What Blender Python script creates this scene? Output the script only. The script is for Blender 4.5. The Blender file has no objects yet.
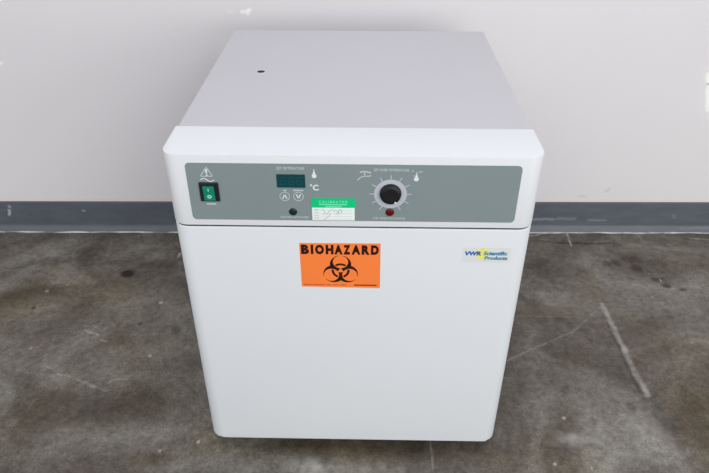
import bpy, bmesh, math
import numpy as np
from mathutils import Vector, Matrix

PI = math.pi
C = bpy.context.scene.collection
Z0 = -0.018            # floor level; z = 0 is the lower edge of the door
rng = np.random.RandomState(7)

# ------------------------------------------------------------------ helpers
def lin(c):
    return tuple((x/255/12.92 if x/255 <= .04045 else ((x/255+.055)/1.055)**2.4) for x in c)

class NT:
    def __init__(s, name):
        s.m = bpy.data.materials.new(name); s.m.use_nodes = True
        s.t = s.m.node_tree; s.n = s.t.nodes; s.l = s.t.links
        s.b = s.n['Principled BSDF']
    def node(s, typ, **kw):
        n = s.n.new(typ)
        for k, v in kw.items(): setattr(n, k, v)
        return n
    def put(s, sock, v):
        if hasattr(v, 'links') or isinstance(v, bpy.types.NodeSocket): s.l.new(v, sock)
        else: sock.default_value = v
    def noise(s, scale, detail=4, rough=.55, vec=None, dist=0):
        n = s.node('ShaderNodeTexNoise'); n.inputs['Scale'].default_value = scale
        n.inputs['Detail'].default_value = detail; n.inputs['Roughness'].default_value = rough
        n.inputs['Distortion'].default_value = dist
        if vec is not None: s.l.new(vec, n.inputs['Vector'])
        return n.outputs['Fac']
    def ramp(s, fac, stops):
        r = s.node('ShaderNodeValToRGB'); s.l.new(fac, r.inputs['Fac'])
        e = r.color_ramp.elements
        while len(e) < len(stops): e.new(.5)
        for q, (p, c) in zip(e, stops): q.position = p; q.color = (*c, 1) if len(c) == 3 else c
        return r.outputs['Color']
    def mix(s, fac, a, b, mode='MIX'):
        n = s.node('ShaderNodeMix', data_type='RGBA', blend_type=mode)
        s.put(n.inputs['Factor'], fac)
        s.put(n.inputs['A'], (*a, 1) if isinstance(a, tuple) and len(a) == 3 else a)
        s.put(n.inputs['B'], (*b, 1) if isinstance(b, tuple) and len(b) == 3 else b)
        return n.outputs['Result']
    def math(s, op, a, b=0, clamp=False):
        n = s.node('ShaderNodeMath', operation=op); n.use_clamp = clamp
        s.put(n.inputs[0], a); s.put(n.inputs[1], b); return n.outputs[0]
    def maprange(s, v, a, b, c=0, d=1):
        n = s.node('ShaderNodeMapRange'); s.put(n.inputs[0], v)
        for i, x in enumerate((a, b, c, d)): n.inputs[i+1].default_value = x
        return n.outputs[0]
    def obj_vec(s, sc=(1, 1, 1)):
        t = s.node('ShaderNodeTexCoord'); m = s.node('ShaderNodeMapping')
        m.inputs['Scale'].default_value = sc; s.l.new(t.outputs['Object'], m.inputs['Vector'])
        return m.outputs['Vector']
    def attr(s, name):
        a = s.node('ShaderNodeAttribute'); a.attribute_name = name
        sp = s.node('ShaderNodeSeparateColor'); s.l.new(a.outputs['Color'], sp.inputs[0])
        return sp.outputs[0], sp.outputs[1], sp.outputs[2], a.outputs['Alpha']
    def bump(s, h, strength, dist):
        b = s.node('ShaderNodeBump'); b.inputs['Strength'].default_value = strength
        b.inputs['Distance'].default_value = dist
        s.l.new(h, b.inputs['Height']); s.l.new(b.outputs[0], s.b.inputs['Normal'])

def paint(name, rgb, rough=.5, spec=.5, var=.03, scale=6, bump=0, bscale=400, coat=0, metallic=0):
    k = NT(name); c = lin(rgb); v = k.obj_vec()
    f = k.noise(scale, 3, .6, v)
    k.put(k.b.inputs['Base Color'], k.ramp(f, [(.3, tuple(x*(1-var) for x in c)), (.7, tuple(min(1, x*(1+var)) for x in c))]))
    k.b.inputs['Roughness'].default_value = rough
    k.b.inputs['Specular IOR Level'].default_value = spec
    k.b.inputs['Coat Weight'].default_value = coat
    k.b.inputs['Metallic'].default_value = metallic
    if bump: k.bump(k.noise(bscale, 2, .5, v), bump, .0004)
    return k.m

def link(name, me, mat, parent=None):
    o = bpy.data.objects.new(name, me); C.objects.link(o)
    for m in (mat if isinstance(mat, (list, tuple)) else [mat]): me.materials.append(m)
    if parent is not None:
        o.parent = parent
        w = Vector((0, 0, 0)); p = parent
        while p is not None: w += p.location; p = p.parent
        o.location = -w        # meshes are written in world coordinates
        # move the origin to the middle of the mesh
        c = sum((v.co for v in me.vertices), Vector())/max(1, len(me.vertices))
        me.transform(Matrix.Translation(-c)); o.location = c - w
    return o

def obj(name, bm, mat, parent=None, smooth=False, angle=None):
    bmesh.ops.recalc_face_normals(bm, faces=bm.faces)
    me = bpy.data.meshes.new(name); bm.to_mesh(me); bm.free()
    if smooth or angle:
        for p in me.polygons: p.use_smooth = True
        if angle: me.set_sharp_from_angle(angle=math.radians(angle))
    return link(name, me, mat, parent)

def prism(bm, pts, axis, a, b):
    """extrude a closed 2-D outline; axis 'z': pts are (x,y); 'y': (x,z); 'x': (y,z)"""
    def P(p, t):
        return {'z': (p[0], p[1], t), 'y': (p[0], t, p[1]), 'x': (t, p[0], p[1])}[axis]
    A = [bm.verts.new(P(p, a)) for p in pts]; B = [bm.verts.new(P(p, b)) for p in pts]
    n = len(pts)
    bm.faces.new(A); bm.faces.new(B[::-1])
    for i in range(n): bm.faces.new((A[i], B[i], B[(i+1) % n], A[(i+1) % n]))
    return A, B

def rrect(x0, x1, y0, y1, r, seg=6):
    rs = r if isinstance(r, (list, tuple)) else [r]*4     # order: x0y0, x1y0, x1y1, x0y1
    out = []
    for (cx, cy, sx, sy, a0), q in zip(((x0, y0, 1, 1, PI), (x1, y0, -1, 1, 1.5*PI), (x1, y1, -1, -1, 0), (x0, y1, 1, -1, .5*PI)), rs):
        if q <= 0: out.append((cx, cy)); continue
        for i in range(seg+1):
            a = a0+.5*PI*i/seg
            out.append((cx+sx*q+q*math.cos(a), cy+sy*q+q*math.sin(a)))
    return out

def circ(cx, cy, r, n=40, ry=None):
    ry = ry or r
    return [(cx+r*math.cos(2*PI*i/n), cy+ry*math.sin(2*PI*i/n)) for i in range(n)]

def annulus(bm, cx, cz, r0, r1, y, n=48, a0=0, a1=2*PI, sx=1):
    full = abs(a1-a0-2*PI) < 1e-6; m = n if full else n+1
    I = [bm.verts.new((cx+sx*r0*math.cos(a0+(a1-a0)*i/n), y, cz+r0*math.sin(a0+(a1-a0)*i/n))) for i in range(m)]
    O = [bm.verts.new((cx+sx*r1*math.cos(a0+(a1-a0)*i/n), y, cz+r1*math.sin(a0+(a1-a0)*i/n))) for i in range(m)]
    for i in range(n):
        j = (i+1) % m
        bm.faces.new((I[i], I[j], O[j], O[i]))

def flat(bm, pts, y):
    bm.faces.new([bm.verts.new((p[0], y, p[1])) for p in pts])

def line(bm, p, q, w, y):
    d = Vector((q[0]-p[0], q[1]-p[1])); n = Vector((-d.y, d.x)).normalized()*w/2
    flat(bm, [(p[0]+n.x, p[1]+n.y), (p[0]-n.x, p[1]-n.y), (q[0]-n.x, q[1]-n.y), (q[0]+n.x, q[1]+n.y)], y)

def polyline(bm, pts, w, y):
    for p, q in zip(pts, pts[1:]): line(bm, p, q, w, y)

def text(bm, s, x0, x1, z0, z1, y, bold=0.0, shear=0.0):
    cu = bpy.data.curves.new('t', 'FONT'); cu.body = s; cu.offset = bold; cu.shear = shear
    cu.resolution_u = 4
    o = bpy.data.objects.new('t', cu); C.objects.link(o)
    dg = bpy.context.evaluated_depsgraph_get()
    me = bpy.data.meshes.new_from_object(o.evaluated_get(dg))
    bpy.data.objects.remove(o); bpy.data.curves.remove(cu)
    co = [v.co.copy() for v in me.vertices]
    ax, bx = min(c.x for c in co), max(c.x for c in co); az, bz = min(c.y for c in co), max(c.y for c in co)
    vs = [bm.verts.new((x0+(c.x-ax)/(bx-ax)*(x1-x0), y, z0+(c.y-az)/(bz-az)*(z1-z0))) for c in co]
    for p in me.polygons:
        try: bm.faces.new([vs[i] for i in p.vertices])
        except ValueError: pass
    bpy.data.meshes.remove(me)

def lift(bm, t):
    """give flat lettering its film thickness"""
    bmesh.ops.recalc_face_normals(bm, faces=bm.faces)
    for f in bm.faces:
        if f.normal.y > 0: f.normal_flip()
    r = bmesh.ops.extrude_face_region(bm, geom=bm.faces[:])
    for v in r['geom']:
        if isinstance(v, bmesh.types.BMVert): v.co.y -= t

def grid_mesh(xs, us, fn, cols):
    """xs along, us across, fn(X, U) -> world co arrays, cols (ny,nx,4)"""
    X, U = np.meshgrid(xs, us); co = np.stack(fn(X, U), -1).reshape(-1, 3).astype(np.float32)
    ny, nx = X.shape; i = np.arange(ny*nx).reshape(ny, nx)
    F = np.stack([i[:-1, :-1], i[:-1, 1:], i[1:, 1:], i[1:, :-1]], -1).reshape(-1, 4)
    me = bpy.data.meshes.new('grid'); me.vertices.add(len(co)); me.vertices.foreach_set('co', co.ravel())
    me.loops.add(F.size); me.loops.foreach_set('vertex_index', F.ravel().astype(np.int32))
    me.polygons.add(len(F)); me.polygons.foreach_set('loop_start', (np.arange(len(F))*4).astype(np.int32))
    try: me.polygons.foreach_set('loop_total', np.full(len(F), 4, np.int32))
    except Exception: pass
    me.update(calc_edges=True)
    a = me.color_attributes.new('marks', 'FLOAT_COLOR', 'POINT')
    a.data.foreach_set('color', cols.reshape(-1).astype(np.float32))
    return me

def seg_dist(X, Y, pts):
    d = np.full(X.shape, 9.)
    for (ax, ay), (bx, by) in zip(pts, pts[1:]):
        dx, dy = bx-ax, by-ay; L = dx*dx+dy*dy+1e-12
        t = np.clip(((X-ax)*dx+(Y-ay)*dy)/L, 0, 1)
        d = np.minimum(d, np.hypot(X-ax-t*dx, Y-ay-t*dy))
    return d

def wob(X, Y, s, seed):
    r = np.random.RandomState(seed); o = 0
    for k in range(7):
        a = r.rand()*2*PI; f = s*(.6+1.6*r.rand()); o = o+np.sin((X*math.cos(a)+Y*math.sin(a))*f+r.rand()*6.3)
    return o/4.

# ------------------------------------------------------------------ surface marks, painted shade and reflections (metres, on the floor)
STROKES=[
 ('L',0.003,0.5,[(0.608, 0.436), (0.611, 0.366), (0.611, 0.291), (0.613, 0.218), (0.615, 0.14)]),
 ('L',0.01,0.62,[(0.608, 0.436), (0.61, 0.341), (0.611, 0.212), (0.616, 0.14)]),
 ('D',0.004,0.6,[(0.598, 0.369), (0.601, 0.274), (0.6, 0.218), (0.602, 0.148)]),
 ('L',0.002,0.32,[(0.338, 0.235), (0.396, 0.27), (0.513, 0.336), (0.566, 0.39), (0.603, 0.429)]),
 ('L',0.0018,0.28,[(0.406, 0.387), (0.492, 0.385), (0.566, 0.383)]),
 ('L',0.0015,0.2,[(0.499, 0.327), (0.562, 0.337), (0.632, 0.349)]),
 ('D',0.006,0.8,[(0.561, 0.701), (0.612, 0.704), (0.653, 0.699), (0.709, 0.704)]),
 ('D',0.004,0.5,[(0.502, 0.716), (0.569, 0.703)]),
 ('L',0.004,0.9,[(0.602, 0.754), (0.597, 0.688)]),
 ('L',0.003,0.5,[(0.796, 0.758), (0.808, 0.728)]),
 ('L',0.003,0.9,[(0.947, 0.736), (0.997, 0.727), (1.028, 0.727)]),
 ('L',0.004,0.9,[(0.489, 0.736), (0.522, 0.745)]),
 ('O',0.02,0.5,[(0.605, 0.568), (0.601, 0.516), (0.606, 0.464)]),
 ('O',0.02,0.3,[(0.533, 0.553), (0.581, 0.537), (0.605, 0.512)]),
 ('D',0.02,0.4,[(0.614, 0.135), (0.631, 0.049), (0.648, -0.043)]),
 ('L',0.002,0.12,[(0.614, 0.135), (0.623, 0.049), (0.615, -0.05)]),
 ('L',0.003,0.7,[(-0.638, 0.316), (-0.618, 0.308)]),
 ('L',0.004,0.9,[(-0.628, 0.309), (-0.612, 0.305), (-0.603, 0.3)]),
 ('L',0.002,0.4,[(-0.648, 0.332), (-0.613, 0.327)]),
 ('L',0.003,0.6,[(-0.588, 0.283), (-0.574, 0.277)]),
 ('L',0.002,0.35,[(-0.681, 0.198), (-0.657, 0.184), (-0.637, 0.171)]),
 ('L',0.004,0.9,[(-0.645, 0.175), (-0.635, 0.172)]),
 ('L',0.0018,0.35,[(-0.632, 0.175), (-0.575, 0.15), (-0.521, 0.126)]),
 ('L',0.006,0.4,[(-0.58, 0.153), (-0.553, 0.139)]),
 ('L',0.002,0.45,[(-0.528, 0.151), (-0.52, 0.16), (-0.508, 0.163), (-0.491, 0.163)]),
 ('L',0.0015,0.12,[(-0.693, 0.248), (-0.701, 0.298), (-0.701, 0.315)]),
 ('D',0.006,0.6,[(-0.542, 0.131), (-0.521, 0.124)]),
 ('D',0.02,0.4,[(-0.934, 0.515), (-0.899, 0.555), (-0.865, 0.582), (-0.78, 0.593), (-0.696, 0.586), (-0.586, 0.584), (-0.507, 0.572)]),
 ('D',0.012,0.3,[(-0.865, 0.582), (-0.811, 0.602), (-0.729, 0.604)]),
 ('L',0.002,0.12,[(-0.698, 0.692), (-0.686, 0.614)]),
 ('L',0.003,0.3,[(0.15, 0.016), (0.151, -0.019), (0.15, -0.074)]),
 ('L',0.003,0.8,[(-0.629, 0.739), (-0.613, 0.714)]),
]
BLOBS=[
 ('D',1,-0.607,0.536,0.013,0.012),
 ('D',0.9,-0.793,0.393,0.004,0.005),
 ('L',0.6,-0.787,0.459,0.004,0.004),
 ('L',1,-0.486,0.42,0.004,0.004),
 ('L',0.5,-0.738,0.254,0.003,0.003),
 ('L',0.6,-0.461,0.234,0.003,0.003),
 ('L',1,-0.37,-0.02,0.003,0.002),
 ('L',1,-0.301,0.002,0.002,0.003),
 ('L',0.16,-0.686,0.041,0.01,0.008),
 ('L',0.8,-0.49,0.623,0.003,0.009),
 ('D',0.7,-0.514,0.34,0.004,0.005),
 ('D',0.5,-0.424,0.321,0.01,0.01),
 ('D',0.22,0.527,0.584,0.07,0.065),
 ('D',0.18,0.514,0.643,0.082,0.039),
 ('L',0.1,0.758,0.455,0.175,0.171),  # broad lift of the right floor: wall reflection painted in
 ('T',0.35,0.737,0.277,0.114,0.074),
 ('L',0.1,0.428,0.123,0.125,0.148),
 ('L',0.14,0.633,0.452,0.225,0.171),  # more reflected brightness painted over the right floor
 ('O',0.35,-0.64,0.427,0.224,0.123),
 ('O',0.3,-0.67,0.249,0.159,0.052),
 ('D',0.12,-0.487,0.105,0.187,0.115),
 ('O',0.5,-0.84,0.423,0.075,0.055),
 ('O',0.4,-0.516,0.268,0.091,0.047),
 ('L',0.12,-0.936,0.637,0.11,0.039),
 ('L',0.1,-0.51,0.41,0.074,0.063),
 ('D',0.35,-0.39,0.134,0.072,0.07),
 ('D',0.3,-0.54,0.077,0.103,0.048),
 ('L',0.12,-0.552,0.002,0.117,0.043),
 ('O',0.4,-0.383,-0.041,0.057,0.022),
 ('D',0.35,-0.713,0.142,0.053,0.028),
 ('R',0.9,0.746,0.588,0.014,0.019),
 ('R',0.7,0.745,0.625,0.022,0.014),
 ('R',0.45,0.755,0.607,0.033,0.037),
 ('R',0.3,0.799,0.603,0.022,0.028),
 ('D',0.7,0.674,0.605,0.011,0.011),
 ('D',0.7,0.697,0.61,0.01,0.012),
 ('R',0.9,0.778,0.537,0.01,0.007),
 ('D',0.6,0.798,0.541,0.005,0.006),
 ('R',1,0.797,0.512,0.01,0.008),
 ('R',0.9,0.832,0.498,0.008,0.005),
 ('L',1,0.789,0.535,0.002,0.004),
 ('L',0.7,0.742,0.466,0.002,0.004),
 ('D',0.6,0.487,0.376,0.01,0.008),
 ('D',0.6,0.569,0.109,0.008,0.01),
 ('D',0.45,0.48,0.069,0.01,0.007),
 ('L',0.55,0.431,0.023,0.035,0.015),
 ('L',0.2,0.476,0.059,0.024,0.036),
 ('L',0.2,0.502,-0.024,0.047,0.032),
 ('O',0.45,0.482,0.234,0.031,0.031),
 ('R',0.3,0.423,0.075,0.02,0.032),
 ('L',1,0.424,0.075,0.003,0.003),
 ('L',1,0.38,-0.035,0.002,0.003),
 ('L',1,0.447,-0.043,0.002,0.003),
 ('O',0.75,0.714,0.115,0.07,0.073),
 ('O',0.6,0.694,0.026,0.059,0.103),
 ('L',0.2,0.588,0.048,0.039,0.065),
 ('T',0.55,0.76,0.277,0.114,0.068),
 ('T',0.4,0.641,0.259,0.036,0.032),
 ('R',0.3,0.669,0.343,0.048,0.035),
 ('R',0.25,0.459,0.574,0.058,0.054),
 ('D',0.35,0.466,0.61,0.06,0.066),
 ('R',0.25,0.435,0.194,0.043,0.036),
 ('L',0.22,0.508,0.45,0.07,0.048),
 ('L',0.15,0.839,0.674,0.139,0.04),
 ('T',0.2,0.565,0.683,0.083,0.03),
 ('D',0.3,0.388,0.178,0.056,0.06),
 ('D',0.3,0.403,0.021,0.039,0.039),
 ('O',0.4,0.278,-0.028,0.038,0.037),
 ('D',0.55,-0.122,-0.006,0.135,0.016),  # this and next two: shadow along the door foot, painted into the floor
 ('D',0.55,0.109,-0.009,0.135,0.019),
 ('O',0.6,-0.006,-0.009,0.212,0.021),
 ('L',0.6,-0.07,-0.053,0.045,0.016),  # this and next two: pale reflection of the door, painted on
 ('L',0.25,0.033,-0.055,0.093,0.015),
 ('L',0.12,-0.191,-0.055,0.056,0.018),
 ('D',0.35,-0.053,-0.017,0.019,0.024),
]
CAM_LOC = (0.016429, -0.813587, 1.015829)
CAM_ROT = [[0.9998254, -0.0115258, 0.0147076], [0.0186364, 0.5579106, -0.8296917], [0.0013574, 0.829821, 0.558028]]
CAM_LENS = 32.87974

# ------------------------------------------------------------------ floor
xs = np.concatenate([np.linspace(-3.2, -1.2, 30), np.arange(-1.17, 1.171, .003), np.linspace(1.2, 3.2, 30)])
ys = np.concatenate([np.linspace(-3.0, -.3, 50), np.arange(-.25, .80, .003), [.85]])
X, Y = np.meshgrid(xs, ys)
XW = X+.004*wob(X, Y, 90, 1); YW = Y+.004*wob(X, Y, 90, 2)
M = {k: np.zeros(X.shape) for k in 'LDORT'}
for n_, (k, w, s, p) in enumerate(STROKES):
    wx, wy = (X+(XW-X)*min(1, w*120)*.5, Y+(YW-Y)*min(1, w*120)*.5)
    d = seg_dist(wx, wy, p); ww = max(w*.62, .0019)
    m = np.clip(1.5-d/ww, 0, 1)*s if w < .012 else np.exp(-(d/w)**2)*s
    m = m*np.clip(.8+.35*wob(X, Y, 160, 50+n_), .2, 1.1)
    M[k] = np.maximum(M[k], m)
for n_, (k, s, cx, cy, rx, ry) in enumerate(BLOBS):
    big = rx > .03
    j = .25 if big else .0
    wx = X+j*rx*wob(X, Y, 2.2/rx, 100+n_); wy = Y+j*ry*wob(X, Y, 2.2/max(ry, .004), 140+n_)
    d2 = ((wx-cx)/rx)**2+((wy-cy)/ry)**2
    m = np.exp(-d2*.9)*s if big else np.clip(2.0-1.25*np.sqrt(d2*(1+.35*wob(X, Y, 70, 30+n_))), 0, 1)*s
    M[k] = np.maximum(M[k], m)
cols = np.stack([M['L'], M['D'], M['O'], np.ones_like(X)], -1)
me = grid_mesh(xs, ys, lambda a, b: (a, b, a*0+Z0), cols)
a = me.color_attributes.new('marks2', 'FLOAT_COLOR', 'POINT')
a.data.foreach_set('color', np.stack([M['R'], M['T'], M['R']*0, M['R']*0+1], -1).reshape(-1).astype(np.float32))
k = NT('stained_concrete_painted_light')
v = k.obj_vec()
vs = k.obj_vec((1, 1.8, 1))
big = k.noise(3.1, 6, .62, v, 1.2)
mid = k.noise(9, 8, .72, v, .9)
fine = k.noise(64, 8, .72, v, .3)
grit = k.noise(240, 3, .7, v)
col = k.ramp(big, [(.34, lin((82, 75, 68))), (.45, lin((98, 93, 87))), (.54, lin((114, 110, 105))), (.66, lin((132, 130, 126)))])
col = k.mix(k.maprange(mid, .30, .70, 0, 1), k.mix(1.0, col, (.72, .70, .67), 'MULTIPLY'), k.mix(1.0, col, (1.24, 1.25, 1.26), 'MULTIPLY'))
col = k.mix(k.maprange(fine, .36, .64, 0, 1), k.mix(1.0, col, (.76, .74, .72), 'MULTIPLY'), k.mix(1.0, col, (1.22, 1.22, 1.22), 'MULTIPLY'))
col = k.mix(k.maprange(grit, .35, .7, 0, 1), k.mix(1.0, col, (.74, .74, .73), 'MULTIPLY'), k.mix(1.0, col, (1.24, 1.24, 1.24), 'MULTIPLY'))
olive = k.noise(3.7, 4, .6, k.obj_vec((1, 1, 1.7)), .4)
col = k.mix(k.maprange(olive, .46, .66, 0, .75), col, k.mix(1.0, col, (.98, .95, .79), 'MULTIPLY'))
pinkish = k.noise(16, 5, .7, v, .5)
col = k.mix(k.maprange(pinkish, .48, .66, 0, .6), col, k.mix(1.0, col, (1.03, .97, .95), 'MULTIPLY'))
L, D, O, _ = k.attr('marks'); L = k.math('MULTIPLY', L, k.maprange(fine, .38, .56, .55, 1)); Rr, T, _, _ = k.attr('marks2')
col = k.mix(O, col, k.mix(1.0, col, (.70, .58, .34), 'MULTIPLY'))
col = k.mix(T, col, k.mix(1.0, col, (1.34, 1.27, 1.1), 'MULTIPLY'))
col = k.mix(Rr, col, k.mix(1.0, col, (.22, .13, .11), 'MULTIPLY'))
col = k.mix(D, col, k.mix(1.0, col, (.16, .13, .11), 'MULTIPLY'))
col = k.mix(L, col, lin((188, 184, 178)))
# pale flecks
vo = k.node('ShaderNodeTexVoronoi'); vo.inputs['Scale'].default_value = 26; k.l.new(v, vo.inputs['Vector'])
sp = k.node('ShaderNodeSeparateColor'); k.l.new(vo.outputs['Color'], sp.inputs[0])
fk = k.math('MULTIPLY', k.math('LESS_THAN', vo.outputs['Distance'], .045), k.math('GREATER_THAN', sp.outputs[0], .93))
col = k.mix(k.math('MULTIPLY', fk, .6), col, lin((190, 188, 182)))
k.put(k.b.inputs['Base Color'], col)
k.put(k.b.inputs['Roughness'], k.maprange(mid, .3, .7, .36, .56))
k.b.inputs['Specular IOR Level'].default_value = .22
k.bump(fine, .12, .002)
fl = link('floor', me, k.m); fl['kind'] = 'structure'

# ------------------------------------------------------------------ wall (its own frame: x along, z up from the floor)
WR = bpy.data.objects.new('wall_frame_tmp', None)
WM = Matrix.Translation((0, .7610, Z0)) @ Matrix.Rotation(math.atan(.018), 4, 'Z')
bpy.data.objects.remove(WR)
def on_wall(o): o.matrix_world = WM; return o

xs = np.concatenate([np.linspace(-3.1, -1.25, 12), np.arange(-1.2, 1.25, .003), np.linspace(1.3, 3.1, 12)])
zs = np.concatenate([[0, .05], np.arange(.087, .75, .003), np.linspace(.8, 2.7, 14)])
X, Z = np.meshgrid(xs, zs)
L = np.zeros(X.shape); T = np.zeros(X.shape); G = np.zeros(X.shape)
Xw = X+.0012*wob(X, Z, 300, 5); Zw = Z+.0012*wob(X, Z, 300, 6)
for p, w, s in (([(-.280, .6180), (-.275, .6170), (-.267, .6190), (-.2612, .6225)], .0030, 1), ([(-.267, .6190), (-.2662, .6125)], .0026, 1),
                ([(-.896, .494), (-.892, .492)], .004, .7), ([(-.313, .6185), (-.303, .6175)], .0025, .25)):
    L = np.maximum(L, np.clip(1.7-seg_dist(Xw, Zw, p)/w, 0, 1)*s)
for p, w, s in (([(.69, .128), (.70, .134)], .003, .3), ([(-.5, .112), (-.47, .112)], .003, .25), ([(.62, .112), (.64, .111)], .003, .25)):
    G = np.maximum(G, np.clip(1.7-seg_dist(Xw, Zw, p)/w, 0, 1)*s)
edge = .867+(.472-Z)*.303+.0015*wob(X, Z, 90, 8)
patch = np.clip((X-edge)/.004+.5, 0, 1)*np.clip((.938-X)/.004, 0, 1)*np.clip((Z-.364)/.004, 0, 1)*np.clip((.473-Z)/.004, 0, 1)
L = np.maximum(L, patch*.95)
L = np.maximum(L, .22*np.exp(-np.clip(edge-X, 0, 1)/.012)*np.exp(-((Z-.42)/.07)**4)*(X < .94))
G = np.maximum(G, np.exp(-((X-.8825)/.005)**2-((Z-.441)/.003)**2))
T = np.clip(1-np.abs(Z-.0965)/.005, 0, 1)*(.75+.25*wob(X, Z, 30, 9))
me = grid_mesh(xs, zs, lambda a, b: (a, a*0, b), np.stack([L, T, G, L*0+1], -1))
k = NT('painted_drywall'); v = k.obj_vec()
n1 = k.noise(1.3, 3, .5, v)
col = k.ramp(n1, [(.3, lin((227, 224, 228))), (.7, lin((232, 229, 231)))])
L, T, G, _ = k.attr('marks')
col = k.mix(T, col, lin((236, 220, 208)))
col = k.mix(L, col, lin((254, 254, 251)))
col = k.mix(G, col, lin((176, 176, 182)))
k.put(k.b.inputs['Base Color'], col); k.b.inputs['Roughness'].default_value = .55
k.b.inputs['Specular IOR Level'].default_value = .3
k.bump(k.noise(260, 3, .5, v), .1, .001)
w = on_wall(link('wall_back', me, k.m)); w['kind'] = 'structure'
# wall thickness behind the face
bm = bmesh.new(); prism(bm, [(.0, 0), (.12, 0), (.12, 2.7), (.0, 2.7)], 'x', -3.1, 3.1)
bm.faces.ensure_lookup_table()
for f in [f for f in bm.faces if abs(f.calc_center_median().y) < 1e-6]: bm.faces.remove(f)
tmp = bpy.data.meshes.new('t'); bm.to_mesh(tmp); bm.free()
bm = bmesh.new(); bm.from_mesh(me); bm.from_mesh(tmp); bm.to_mesh(me); bm.free(); bpy.data.meshes.remove(tmp)

# baseboard: rubber cove base
BH = .0940
prof = [(-.0005, BH), (-.0030, BH), (-.0042, BH-.001), (-.0045, BH-.003)] + [(-.0045, z) for z in np.linspace(BH-.008, .019, 24)]
prof += [(-.0052, .0155), (-.0066, .0122), (-.0085, .0092), (-.0105, .0066), (-.0122, .0044), (-.0135, .0026), (-.0142, .0012), (-.0142, .0002), (-.0005, .0002)]
pr = np.array(prof)
xs = np.concatenate([np.linspace(-3.1, -1.25, 12), np.arange(-1.2, 1.25, .004), np.linspace(1.3, 3.1, 12)])
us = np.arange(len(prof))
X, U = np.meshgrid(xs, us); Z = pr[U.astype(int), 1]
Z = Z+.0095; L = np.zeros(X.shape); L2 = L.copy()
for p, w, s in (([(-.994, .078), (-.995, .066), (-.999, .060)], .0022, .9), ([(-.990, .09), (-.990, .086)], .003, .5), ([(-.785, .075), (-.781, .0745)], .0026, .5),
                ([(-.19, .09), (-.1, .09)], .003, .2)):
    L = np.maximum(L, np.clip(1.5-seg_dist(X, Z, p)/w, 0, 1)*s)
for p, w, s in (([(.46, .046), (.56, .048)], .004, .45), ([(.57, .051), (.62, .050)], .004, .3), ([(.66, .045), (.71, .046)], .003, .35), ([(.44, .040), (.48, .044)], .004, .3), ([(.90, .062), (.905, .055)], .004, .25), ([(.93, .02), (1.1, .018)], .003, .12)):
    L2 = np.maximum(L2, np.clip(1.5-seg_dist(X, Z+.002*wob(X, Z, 80, 3), p)/w, 0, 1)*s)
me = grid_mesh(xs, us, lambda a, b: (a, pr[b.astype(int), 0], pr[b.astype(int), 1]), np.stack([L, L2, L*0, L*0+1], -1))
k = NT('grey_cove_rubber'); v = k.obj_vec((1, 1, 5))
n1 = k.noise(5, 4, .6, v)
n2 = k.noise(60, 4, .6, k.obj_vec((.25, 1, 1)))
col = k.ramp(n1, [(.3, lin((83, 88, 96))), (.7, lin((96, 102, 111)))])
col = k.mix(k.maprange(n2, .4, .75, 0, .35), col, lin((106, 112, 120)))
L, L2, _, _ = k.attr('marks')
col = k.mix(L, col, lin((205, 208, 210))); col = k.mix(L2, col, lin((160, 166, 174)))
k.put(k.b.inputs['Base Color'], col); k.b.inputs['Roughness'].default_value = .42
bb = on_wall(link('baseboard_back', me, k.m)); bb['kind'] = 'structure'
for p in me.polygons: p.use_smooth = True
me.set_sharp_from_angle(angle=math.radians(40))

# bead of white sealant along the toe of the cove base
bm = bmesh.new()
N = 500; rows = []
for i in range(N+1):
    x = -3.1+6.2*i/N
    h = .0014+.0006*math.sin(x*37)+.0005*math.sin(x*91+1); wd = .0048+.0012*math.sin(x*23+2)+.0009*math.sin(x*71)
    rows.append([bm.verts.new((x, -.0138, .0001)), bm.verts.new((x, -.0145, h)), bm.verts.new((x, -.0145-wd*.5, h*.8)), bm.verts.new((x, -.0145-wd, .0001))])
for a_, b_ in zip(rows, rows[1:]):
    for j in range(3): bm.faces.new((a_[j], a_[j+1], b_[j+1], b_[j]))
k = NT('white_sealant'); v = k.obj_vec()
k.put(k.b.inputs['Base Color'], k.ramp(k.noise(14, 4, .65, v), [(.38, lin((140, 137, 130))), (.55, lin((222, 222, 222)))]))
k.b.inputs['Roughness'].default_value = .5
tr = on_wall(obj('trim_1', bm, k.m, smooth=True)); tr['kind'] = 'structure'

# ------------------------------------------------------------------ materials of the incubator
white = paint('white_moulded_plastic', (233, 236, 240), .38, .5, .008, 5, .03, 500)
doorw = paint('white_door_enamel', (222, 226, 230), .36, .5, .008, 4, .03, 500)
greyp = paint('pale_grey_powder_coat', (206, 204, 210), .5, .4, .01, 4, .06, 600)
fasc = paint('grey_green_fascia_film', (130, 143, 144), .42, .4, .02, 12)
ink = paint('white_ink', (226, 230, 232), .5, .3, .01)
ink2 = paint('pale_grey_ink', (196, 203, 206), .5, .3, .01)
scale_m = paint('pale_dial_scale', (188, 194, 203), .45, .4, .01)
black = paint('black_plastic', (22, 22, 26), .38, .5, .05)
knobm = paint('black_knob_plastic', (13, 14, 19), .42, .4, .05)
gask_shade = paint('dark_gasket_and_seam_shade', (52, 56, 58), .7, .3, .05)
rubber = paint('black_rubber', (26, 26, 26), .7, .3, .05)
disp = paint('dark_teal_display_filter', (4, 66, 72), .16, .5, .06, 40)
seg_m = paint('unlit_display_segment', (16, 76, 82), .3, .4, .02)
ledg = paint('dark_green_lens', (4, 44, 42), .3, .35, .03)
ledr = paint('dark_red_lens', (92, 5, 12), .3, .35, .05)
rock = paint('translucent_green_rocker', (6, 134, 110), .25, .5, .08, 120, coat=.3)
rock_ink = paint('pale_green_ink', (170, 240, 225), .4, .3, .01)
orange = paint('fluorescent_orange_vinyl', (255, 133, 62), .42, .4, .015, 30)
orange_edge = paint('pale_orange_vinyl_edge', (255, 176, 150), .5, .3, .01)
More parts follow.
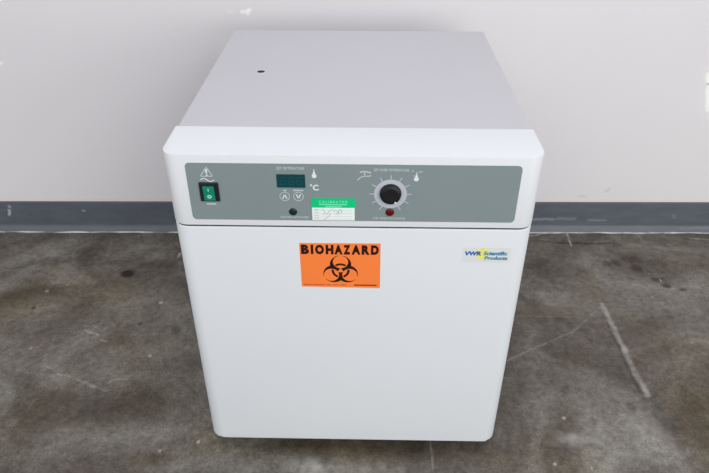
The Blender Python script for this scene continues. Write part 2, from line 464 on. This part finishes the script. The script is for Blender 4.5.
blk_ink = paint('black_ink', (40, 8, 8), .5, .3, .02)
red_ink = paint('faded_brown_ink', (196, 82, 30), .5, .3, .02)
gr_lab = paint('green_label_ink', (0, 200, 124), .5, .3, .02, 60)
wh_lab = paint('white_label_paper', (238, 246, 244), .55, .3, .01, 60)
gline = paint('grey_label_line', (196, 206, 204), .6, .3, .01)
pen = paint('pink_grey_pen_ink', (186, 182, 192), .6, .3, .01)
lab_txt = paint('light_mint_ink', (130, 240, 200), .6, .3, .01)
stk = paint('clear_sticker_film', (222, 227, 226), .3, .5, .01, 60)
yel = paint('yellow_ink', (236, 230, 120), .5, .3, .03, 90)
blue = paint('blue_ink', (10, 96, 172), .5, .3, .02)
teal = paint('teal_blue_ink', (52, 130, 168), .5, .3, .02)
hole_m = paint('black_bore', (14, 14, 18), .6, .3, .02)

inc = bpy.data.objects.new('incubator', None); C.objects.link(inc); inc.location = (0, .3, Z0)
inc['label'] = 'white benchtop laboratory incubator standing on the concrete floor in front of the wall'
inc['category'] = 'incubator'
def lab(o, s): o['label'] = s; return o

HW = .2730; HR = .2711; H = .6035; S0 = .4836; S1 = .4868; CD = .0962; BD = .6055
def bevel_loop(bm, test, off, seg=4):
    es = [e for e in bm.edges if test(e)]
    bmesh.ops.bevel(bm, geom=es, offset=off, segments=seg, profile=.5, affect='EDGES', clamp_overlap=True)

# body shell: folded sheet steel
bm = bmesh.new()
prism(bm, [(.058, .010), (BD, .010), (BD, H-.0016), (CD, H-.0016), (CD, S1), (.058, S1)], 'x', -HW+.0012, HR-.0006)
bevel_loop(bm, lambda e: (min(v.co.y for v in e.verts) > CD+.001 and min(v.co.z for v in e.verts) > .5) or
           (abs(e.verts[0].co.x-e.verts[1].co.x) < 1e-5 and min(v.co.z for v in e.verts) > H-.003), .0032, 3)
body = lab(obj('body', bm, greyp, inc, angle=35), 'pale lilac-grey steel cabinet shell')
# vent port in the top
bm = bmesh.new()
hx, hy = -.1766, .341
r0, r1, zt = .0068, .0090, H-.0016
rings = []
for r, z in ((r1, zt), (r1-.0006, zt+.0009), (r0+.0005, zt+.0010), (r0, zt+.0004)):
    rings.append([bm.verts.new((hx+r*math.cos(2*PI*i/32), hy+r*math.sin(2*PI*i/32), z)) for i in range(32)])
for a_, b_ in zip(rings, rings[1:]):
    for i in range(32): bm.faces.new((a_[i], a_[(i+1) % 32], b_[(i+1) % 32], b_[i]))
port = obj('vent_port', bm, greyp, inc, smooth=True)
bm = bmesh.new(); prism(bm, circ(hx, hy, .0072, 32), 'z', zt-.002, zt+.0005)
lab(obj('port_hole', bm, hole_m, port), 'small black round opening')

# moulded control head
bm = bmesh.new()
prism(bm, rrect(-HW, HR, 0, CD, [.024, .024, .0008, .0008], 9), 'z', S1, H)
bevel_loop(bm, lambda e: min(v.co.z for v in e.verts) > H-1e-4 and max(v.co.y for v in e.verts) < CD-.0005 or
           (min(v.co.z for v in e.verts) > H-1e-4 and abs(e.verts[0].co.y-e.verts[1].co.y) > .03), .0055, 5)
bevel_loop(bm, lambda e: max(v.co.z for v in e.verts) < S1+1e-4 and max(v.co.y for v in e.verts) < CD-.0005, .0014, 2)
head = lab(obj('control_head', bm, white, inc, angle=40), 'white moulded control head with rounded corners')

# door
bm = bmesh.new()
prism(bm, rrect(-HW+.0004, HR-.0004, 0, .050, [.024, .024, .003, .003], 9), 'z', 0, S0)
bevel_loop(bm, lambda e: max(v.co.z for v in e.verts) < 1e-4, .0085, 6)
bevel_loop(bm, lambda e: min(v.co.z for v in e.verts) > S0-1e-4, .0022, 3)
door = lab(obj('door', bm, doorw, inc, angle=40), 'plain white door with rounded corners')
bm = bmesh.new(); prism(bm, rrect(-HW+.006, HR-.006, .0502, .0578, .001, 2), 'z', .012, S0-.004)
obj('door_gasket', bm, gask_shade, inc)
bm = bmesh.new(); prism(bm, rrect(-HW+.0022, HR-.0022, .0016, .056, [.0225, .0225, .001, .001], 9), 'z', S0-.0030, S1+.0005)
obj('seam_shade_strip', bm, gask_shade, inc)  # dark strip standing in for the shadow in the gap under the head

for x in (-.235, .235):
    for y in (.085, .565):
        bm = bmesh.new()
        rings = []
        for r, z in ((.015, Z0), (.016, Z0+.002), (.0175, .0099), (.0175, .0101)):
            rings.append([bm.verts.new((x+r*math.cos(2*PI*i/24), y+r*math.sin(2*PI*i/24), z)) for i in range(24)])
        for a_, b_ in zip(rings, rings[1:]):
            for i in range(24): bm.faces.new((a_[i], a_[(i+1) % 24], b_[(i+1) % 24], b_[i]))
        bm.faces.new(rings[0]); bm.faces.new(rings[-1])
        lab(obj('foot', bm, rubber, inc, angle=40), 'black rubber foot')

# ---- control panel film with printing
bm = bmesh.new(); prism(bm, rrect(-.2391, .2386, .4969, .5912, .0065, 7), 'y', -.0006, .0004)
panel = lab(obj('control_panel', bm, fasc, inc), 'grey-green control panel with rounded corners')
Y1 = -.00062
T1 = .00012
def prn(name, fn, mat, parent=panel, t=T1):
    bm = bmesh.new(); fn(bm); lift(bm, t)
    return obj(name, bm, mat, parent)

def f(bm):                      # warning triangle and mains wave
    polyline(bm, [(-.2187, .5700), (-.2089, .5850), (-.2012, .5702), (-.2187, .5700)], .0013, Y1)
prn('warning_triangle', f, ink2)
def f(bm):
    flat(bm, [(-.2112, .5815), (-.2078, .5815), (-.2084, .5745), (-.2104, .5745)], Y1)
    flat(bm, circ(-.2094, .5722, .0013, 12), Y1)
prn('exclamation_mark', f, ink)
prn('mains_wave', lambda bm: polyline(bm, [(-.2196+.0196*i/20, .5640+.0024*math.sin(2*PI*i/20)) for i in range(21)], .0014, Y1), ink)
prn('switch_caption', lambda bm: polyline(bm, [(-.2155, .5240), (-.2015, .5240)], .0022, Y1), ink2)

prn('lettering', lambda bm: text(bm, 'SET TEMPERATURE', -.1087, -.0695, .5820, .5862, Y1, .012), ink2)
prn('lettering', lambda bm: text(bm, 'SET OVER-TEMPERATURE', .0295, .0792, .5808, .5850, Y1, .012), ink2)
prn('lettering', lambda bm: text(bm, 'HEATING ACTIVATED', -.1080, -.0660, .5008, .5042, Y1, .01), ink2)
prn('lettering', lambda bm: text(bm, 'OVER TEMPERATURE ACTIVATED', .0290, .0772, .5004, .5038, Y1, .01), ink2)
prn('caption', lambda bm: polyline(bm, [(-.1012, .5480), (-.0965, .5480)], .002, Y1), ink2)
prn('caption', lambda bm: polyline(bm, [(-.0870, .5482), (-.0722, .5482)], .002, Y1), ink2)
prn('lettering', lambda bm: (text(bm, 'C', -.0583, -.0498, .5484, .5580, Y1, .03), annulus(bm, -.0607, .5570, .0007, .0017, Y1, 16)), ink)

def thermo(cx, cz):
    def f(bm):
        flat(bm, circ(cx, cz, .0035, 24), Y1)
        flat(bm, [(cx-.0022, cz+.0022), (cx+.0022, cz+.0022), (cx+.0010, cz+.0075), (cx-.0010, cz+.0075)], Y1-.00002)
    prn('thermometer_bulb', f, ink)
    prn('thermometer_stem', lambda bm: flat(bm, rrect(cx-.0011, cx+.0011, cz+.0078, cz+.0112, .001, 3), Y1), ink2)
thermo(-.0558, .5722); thermo(.0901, .5688)
prn('temperature_ticks', lambda bm: (line(bm, (.0930, .5800), (.0985, .5810), .0012, Y1), line(bm, (.0850, .5735), (.0875, .5740), .0010, Y1), line(bm, (.083, .5800), (.0858, .5830), .001, Y1)), ink2)
def f(bm):                      # hand-and-screwdriver style symbol left of the dial
    polyline(bm, [(.0065, .5660), (.0095, .5700), (.0140, .5724), (.0185, .5728), (.0250, .5726)], .0014, Y1)
    polyline(bm, [(.0095, .5788), (.0130, .5800), (.0180, .5800), (.0255, .5782)], .0020, Y1)
    polyline(bm, [(.0165, .5795), (.0160, .5745)], .0016, Y1)
    polyline(bm, [(.0235, .5745), (.0250, .5735)], .0022, Y1)
prn('adjust_symbol', f, ink2)

# power switch
bm = bmesh.new()
prism(bm, rrect(-.2228, -.1945, .5293, .5602, .0012, 3), 'y', -.0030, .0003)
bevel_loop(bm, lambda e: max(v.co.y for v in e.verts) < -.0029, .0010, 2)
sw = lab(obj('power_switch', bm, black, panel), 'black framed power switch')
bm = bmesh.new()            # rocker tilted: lower half pressed in
x0, x1 = -.2168, -.2008
pr_ = [(-.0028, .5312), (-.0034, .5312), (-.0036, .5325), (-.0046, .5425), (-.0062, .5535), (-.0060, .5552), (-.0028, .5552)]
prism(bm, pr_, 'x', x0, x1)
rk = lab(obj('rocker', bm, rock, sw), 'green rocker marked I and O')

bm = bmesh.new(); line(bm, (-.2090, .5478), (-.2090, .5526), .0015, -.0063); annulus(bm, -.2088, .5383, .0014, .0031, -.0048, 24)
for v_ in bm.verts: v_.co.y = (-.0046-(v_.co.z-.5425)*.146-.0003) if v_.co.z > .5425 else (-.0036-(v_.co.z-.5325)*.1-.0003)
lift(bm, .0001)

mk = obj('rocker_marking', bm, rock_ink, sw)

# display
bm = bmesh.new(); prism(bm, rrect(-.1098, -.0688, .5530, .5745, .0008, 2), 'y', -.0011, .0003)
dw = lab(obj('display_window', bm, disp, panel), 'dark teal display window')
def f(bm):
    for i in range(3):
        x = -.1040+.0115*i; w_, h_ = .0070, .0118; z = .5578
        for zz in (z, z+h_/2, z+h_): line(bm, (x, zz), (x+w_, zz), .0012, -.00112)
        for xx in (x, x+w_):
            line(bm, (xx, z+.0012), (xx, z+h_/2-.0010), .0012, -.00114); line(bm, (xx, z+h_/2+.0010), (xx, z+h_-.0012), .0012, -.00114)
prn('digit_segments', f, seg_m, dw)

# arrow buttons
for nm, cx, up in (('up_button', -.0996, 1), ('down_button', -.0796, -1)):
    bm = bmesh.new(); prism(bm, circ(cx, .5382, .0074, 40), 'y', -.0009, .0001)
    bt = lab(obj(nm, bm, fasc, panel, angle=40), 'round membrane button with %s arrow' % ('an up' if up > 0 else 'a down'))
    prn('button_ring', lambda bm: annulus(bm, cx, .5382, .0066, .0076, -.00092, 48), ink2, bt)
    prn('arrow', lambda bm: polyline(bm, [(cx-.0030, .5382-up*.0036), (cx, .5382+up*.0036), (cx+.0030, .5382-up*.0036)], .0017, -.00094), ink, bt)

def lens(name, cx, cz, r, mat, s):
    bm = bmesh.new(); rings = []
    for q in range(7):
        a = q/6*PI/2; rr = r*math.cos(a); yy = -.0008-.0016*math.sin(a)
        if q == 6: top = bm.verts.new((cx, yy, cz)); break
        rings.append([bm.verts.new((cx+rr*math.cos(2*PI*i/28), yy, cz+rr*math.sin(2*PI*i/28))) for i in range(28)])
    base = [bm.verts.new((cx+r*math.cos(2*PI*i/28), -.0003, cz+r*math.sin(2*PI*i/28))) for i in range(28)]
    rings.insert(0, base)
    for a_, b_ in zip(rings, rings[1:]):
        for i in range(28): bm.faces.new((a_[i], a_[(i+1) % 28], b_[(i+1) % 28], b_[i]))
    for i in range(28): bm.faces.new((rings[-1][i], rings[-1][(i+1) % 28], top))
    bm.faces.new(base[::-1])
    return lab(obj(name, bm, mat, panel, smooth=True), s)
lens('indicator_light', -.0889, .5118, .0062, ledg, 'unlit dark green indicator light')
lens('indicator_light', .0540, .5128, .0066, ledr, 'dark red indicator light')

# dial scale
kx, kz = .0540, .5437
def f(bm):
    annulus(bm, kx, kz, .010, .0236, Y1, 72)
    for d in range(-60, 241, 30):
        a = math.radians(d)
        line(bm, (kx+.022*math.cos(a), kz+.022*math.sin(a)), (kx+.0308*math.cos(a), kz+.0308*math.sin(a)), .0014, Y1-.00002)
    for d in range(-60, 241, 10):
        a = math.radians(d)
        line(bm, (kx+.0232*math.cos(a), kz+.0232*math.sin(a)), (kx+.0246*math.cos(a), kz+.0246*math.sin(a)), .0008, Y1-.00003)
prn('dial_scale', f, scale_m)
# notch of the scale at the bottom
bm = bmesh.new(); rings = []; kz2 = kz+.0012
prof_k = [(.0158, -.0008), (.0158, -.0022), (.0153, -.0026), (.0151, -.0058), (.0148, -.0070), (.0136, -.0080), (.0105, -.0083), (.0060, -.0080), (0, -.0079)]
n = 60
for r, y in prof_k[:-1]:
    fl_ = .02*(-.0068 < y < -.0024)
    rings.append([bm.verts.new((kx+r*math.cos(2*PI*i/n)*(1-fl_*(i % 2)), y, kz2+r*math.sin(2*PI*i/n)*(1-fl_*(i % 2)))) for i in range(n)])
tc = bm.verts.new((kx, -.0079, kz2))
for a_, b_ in zip(rings, rings[1:]):
    for i in range(n): bm.faces.new((a_[i], a_[(i+1) % n], b_[(i+1) % n], b_[i]))
for i in range(n): bm.faces.new((rings[-1][i], rings[-1][(i+1) % n], tc))
bm.faces.new(rings[0][::-1])
kn = lab(obj('dial_knob', bm, knobm, panel, angle=38), 'round black fluted knob')
bm = bmesh.new(); a = math.radians(-57)
line(bm, (kx+.0118*math.cos(a), kz2+.0118*math.sin(a)), (kx+.0150*math.cos(a), kz2+.0150*math.sin(a)), .0022, -.0084); lift(bm, .0003)
obj('pointer_mark', bm, ink, kn)

# calibration sticker
cs_bm = bmesh.new(); prism(cs_bm, rrect(-.0606, .0022, .4980, .5345, [.0006, .0006, .002, .002], 4), 'y', -.0010, -.0006)
cs = lab(obj('calibration_sticker', cs_bm, wh_lab, inc), 'small white calibration sticker with green heading')
hb = bmesh.new(); prism(hb, rrect(-.0617, .0040, .5200, .5360, [.001, .001, .004, .004], 5), 'y', -.0013, -.0009)
hd = lab(obj('heading_band', hb, gr_lab, cs), 'green band reading CALIBRATED')
Y2 = -.00132
prn('lettering', lambda bm: text(bm, 'C A L I B R A T E D', -.0500, -.0085, .5275, .5320, Y2, .02), lab_txt, cs)
def f(bm):
    polyline(bm, [(-.0500, .5253), (-.0090, .5253)], .0014, Y2)
    for i in range(10): line(bm, (-.0405+i*.0024, .5220), (-.0405+i*.0024+.0017, .5220), .0020, Y2)
prn('fine_print', f, lab_txt, cs)
def f(bm):
    for z in (.5150, .5100, .5050, .5003): line(bm, (-.0580, z), (-.0010, z), .0006, -.00102)
    for z in (.5165, .5118, .5068, .5020): line(bm, (-.0580, z), (-.0505, z), .0012, -.00103)
prn('ruled_lines', f, gline, cs)
def f(bm):
    polyline(bm, [(-.046, .5180), (-.041, .5110), (-.045, .5070)], .0009, -.00104)
    polyline(bm, [(-.040, .5070), (-.036, .5130), (-.030, .5175)], .0009, -.00105)
    polyline(bm, [(-.044, .4985), (-.037, .5040), (-.033, .5100)], .0009, -.00106)
    polyline(bm, [(-.029, .5120), (-.026, .5160), (-.022, .5120), (-.026, .5080)], .0009, -.00107)
    polyline(bm, [(-.022, .5075), (-.021, .5160), (-.017, .5165), (-.018, .5085)], .0009, -.00108)
prn('handwriting', f, pen, cs)

# biohazard label (slightly skewed as stuck on)
bh = bmesh.new()
prism(bh, [(-.0819, .3715), (.0427, .3702), (.0418, .4563), (-.0825, .4556)], 'y', -.0004, .0002)
bio = lab(obj('biohazard_label', bh, orange, inc), 'orange rectangular BIOHAZARD label on the door')
bs = .12463/80.5*.99; bx = -.0819
BIO = [(c_, 290+a_/7.09+.3, 290+b_/7.09+.3) for c_, a_, b_ in (('B', 76, 133), ('I', 146, 164), ('O', 177, 240), ('H', 252, 308), ('A', 314, 372), ('Z', 378, 428), ('A', 436, 500), ('R', 508, 566), ('D', 574, 630))]
prn('lettering', lambda bm: [text(bm, c_, bx+(a_-300)*bs, bx+(b_-300)*bs, .4352, .4530, -.00042, .068) for c_, a_, b_ in BIO], blk_ink, bio)
def biosym(px, pz, r):
    u, w_ = px/.00111, pz/.00112
    ins = False
    R = np.hypot(u, w_)
    big = np.zeros(u.shape, bool); cut = np.zeros(u.shape, bool); inner = np.zeros(u.shape, bool); slot = np.zeros(u.shape, bool)
    for d in (90, 210, 330):
        a = math.radians(d); ca, sa = math.cos(a), math.sin(a)
        big |= np.hypot(u-11*ca, w_-11*sa) < 15
        cut |= np.hypot(u-15*ca, w_-15*sa) < 10.7
        inner |= np.hypot(u-15*ca, w_-15*sa) < 9.6
        al = u*ca+w_*sa; ac = -u*sa+w_*ca
        slot |= (np.abs(ac) < 2.2) & (al > 18)
        slot |= (np.abs(ac) < .9) & (al > 0) & (al < 6)
    cres = big & ~cut & ~slot & (R > 2.9)
    ring = (R > 9.3) & (R < 12.7) & inner
    return cres | ring
g = np.arange(-.031, .031, .00034)
GX, GZ = np.meshgrid(g, g); mask = biosym(GX, GZ, 0)
bm = bmesh.new(); cx, cz = -.0197, .4040; st = .00034
for j in range(mask.shape[0]):
    i = 0
    while i < mask.shape[1]:
        if mask[j, i]:
            i2 = i
            while i2 < mask.shape[1] and mask[j, i2]: i2 += 1
            flat(bm, [(cx+g[i]-st/2, cz+g[j]-st/2), (cx+g[i2-1]+st/2, cz+g[j]-st/2), (cx+g[i2-1]+st/2, cz+g[j]+st/2), (cx+g[i]-st/2, cz+g[j]+st/2)], -.00046)
            i = i2
        else: i += 1
for f_ in bm.faces:
    f_.normal_update()
    if f_.normal.y > 0: f_.normal_flip()
me = bpy.data.meshes.new('biohazard_symbol'); bm.to_mesh(me); bm.free()
link('biohazard_symbol', me, blk_ink, bio)
def f(bm):
    x = -.0785
    for i, (w_, gp) in enumerate([(.0021, .0006)]*4+[(.002, .0015)]+[(.0022, .0006)]*6+[(.002, .003)]+[(.002, .0008)]*2+[(.002, .003)]+[(.002, .0008)]*2+[(.002, .003)]+[(.0018, .0008)]*4):
        line(bm, (x, .3758), (x+w_, .3758), .0021, -.00042); x += w_+gp
prn('fine_print', f, red_ink, bio)
def f(bm):
    for i in range(9): line(bm, (.0020+i*.0040, .3757), (.0020+i*.0040+.0032, .3757), .0024, -.00042)
prn('fine_print', f, blk_ink, bio)

# maker's sticker
sb = bmesh.new(); prism(sb, rrect(.1682, .2420, .4235, .4515, .002, 3), 'y', -.0003, .0002)
st_ = lab(obj('maker_sticker', sb, stk, inc), 'pale maker sticker with blue wording over a yellow disc')
prn('yellow_disc', lambda bm: flat(bm, circ(.1985, .4392, .0095, 40, .0108), -.00032), yel, st_, .00004)
prn('yellow_arc', lambda bm: annulus(bm, .2010, .4392, .0118, .0123, -.00031, 30, .3, 1.9), yel, st_, .00004)
prn('lettering', lambda bm: text(bm, 'VWR', .1712, .1968, .4360, .4440, -.0004, .055, .1), blue, st_, .00005)
prn('lettering', lambda bm: text(bm, 'Scientific', .2002, .2365, .4368, .4442, -.0004, .045, .1), teal, st_, .00005)
prn('lettering', lambda bm: text(bm, 'Products', .2022, .2375, .4282, .4352, -.0004, .045, .1), teal, st_, .00005)

# ------------------------------------------------------------------ light
W = bpy.data.worlds.new('world'); bpy.context.scene.world = W; W.use_nodes = True
bg = W.node_tree.nodes['Background']; bg.inputs[0].default_value = (.96, .975, 1.0, 1); bg.inputs[1].default_value = .78
def area(name, loc, target, sx, sy, power, col=(1, 1, 1)):
    l = bpy.data.lights.new(name, 'AREA'); l.shape = 'RECTANGLE'; l.size = sx; l.size_y = sy; l.energy = power; l.color = col
    o = bpy.data.objects.new(name, l); C.objects.link(o); o.location = loc
    o.rotation_euler = (Vector(target)-Vector(loc)).to_track_quat('-Z', 'Y').to_euler(); return o
area('ceiling_lamp', (1.7, -2.3, 2.6), (.3, .3, .3), 1.8, .8, 18, (1, .985, .96))
area('ceiling_lamp', (-1.3, -2.0, 2.8), (-.2, .2, .2), 1.8, .8, 7, (.97, .98, 1))
area('front_fill_light', (2.2, -4.6, 1.1), (.2, .3, .2), 4.6, 2.0, 78, (1, .99, .97))  # added fill from the front, lifts door and wall; no opening known

# ------------------------------------------------------------------ camera
cam = bpy.data.cameras.new('camera'); co = bpy.data.objects.new('camera', cam); C.objects.link(co)
co.matrix_world = Matrix.Translation(CAM_LOC) @ Matrix(CAM_ROT).to_4x4()
cam.sensor_width = 36; cam.lens = CAM_LENS; cam.clip_start = .01
sc = bpy.context.scene; sc.camera = co
sc.view_settings.view_transform = 'Standard'; sc.view_settings.look = 'None'
sc.view_settings.gamma = 1; sc.view_settings.use_curve_mapping = False; sc.view_settings.exposure = .11
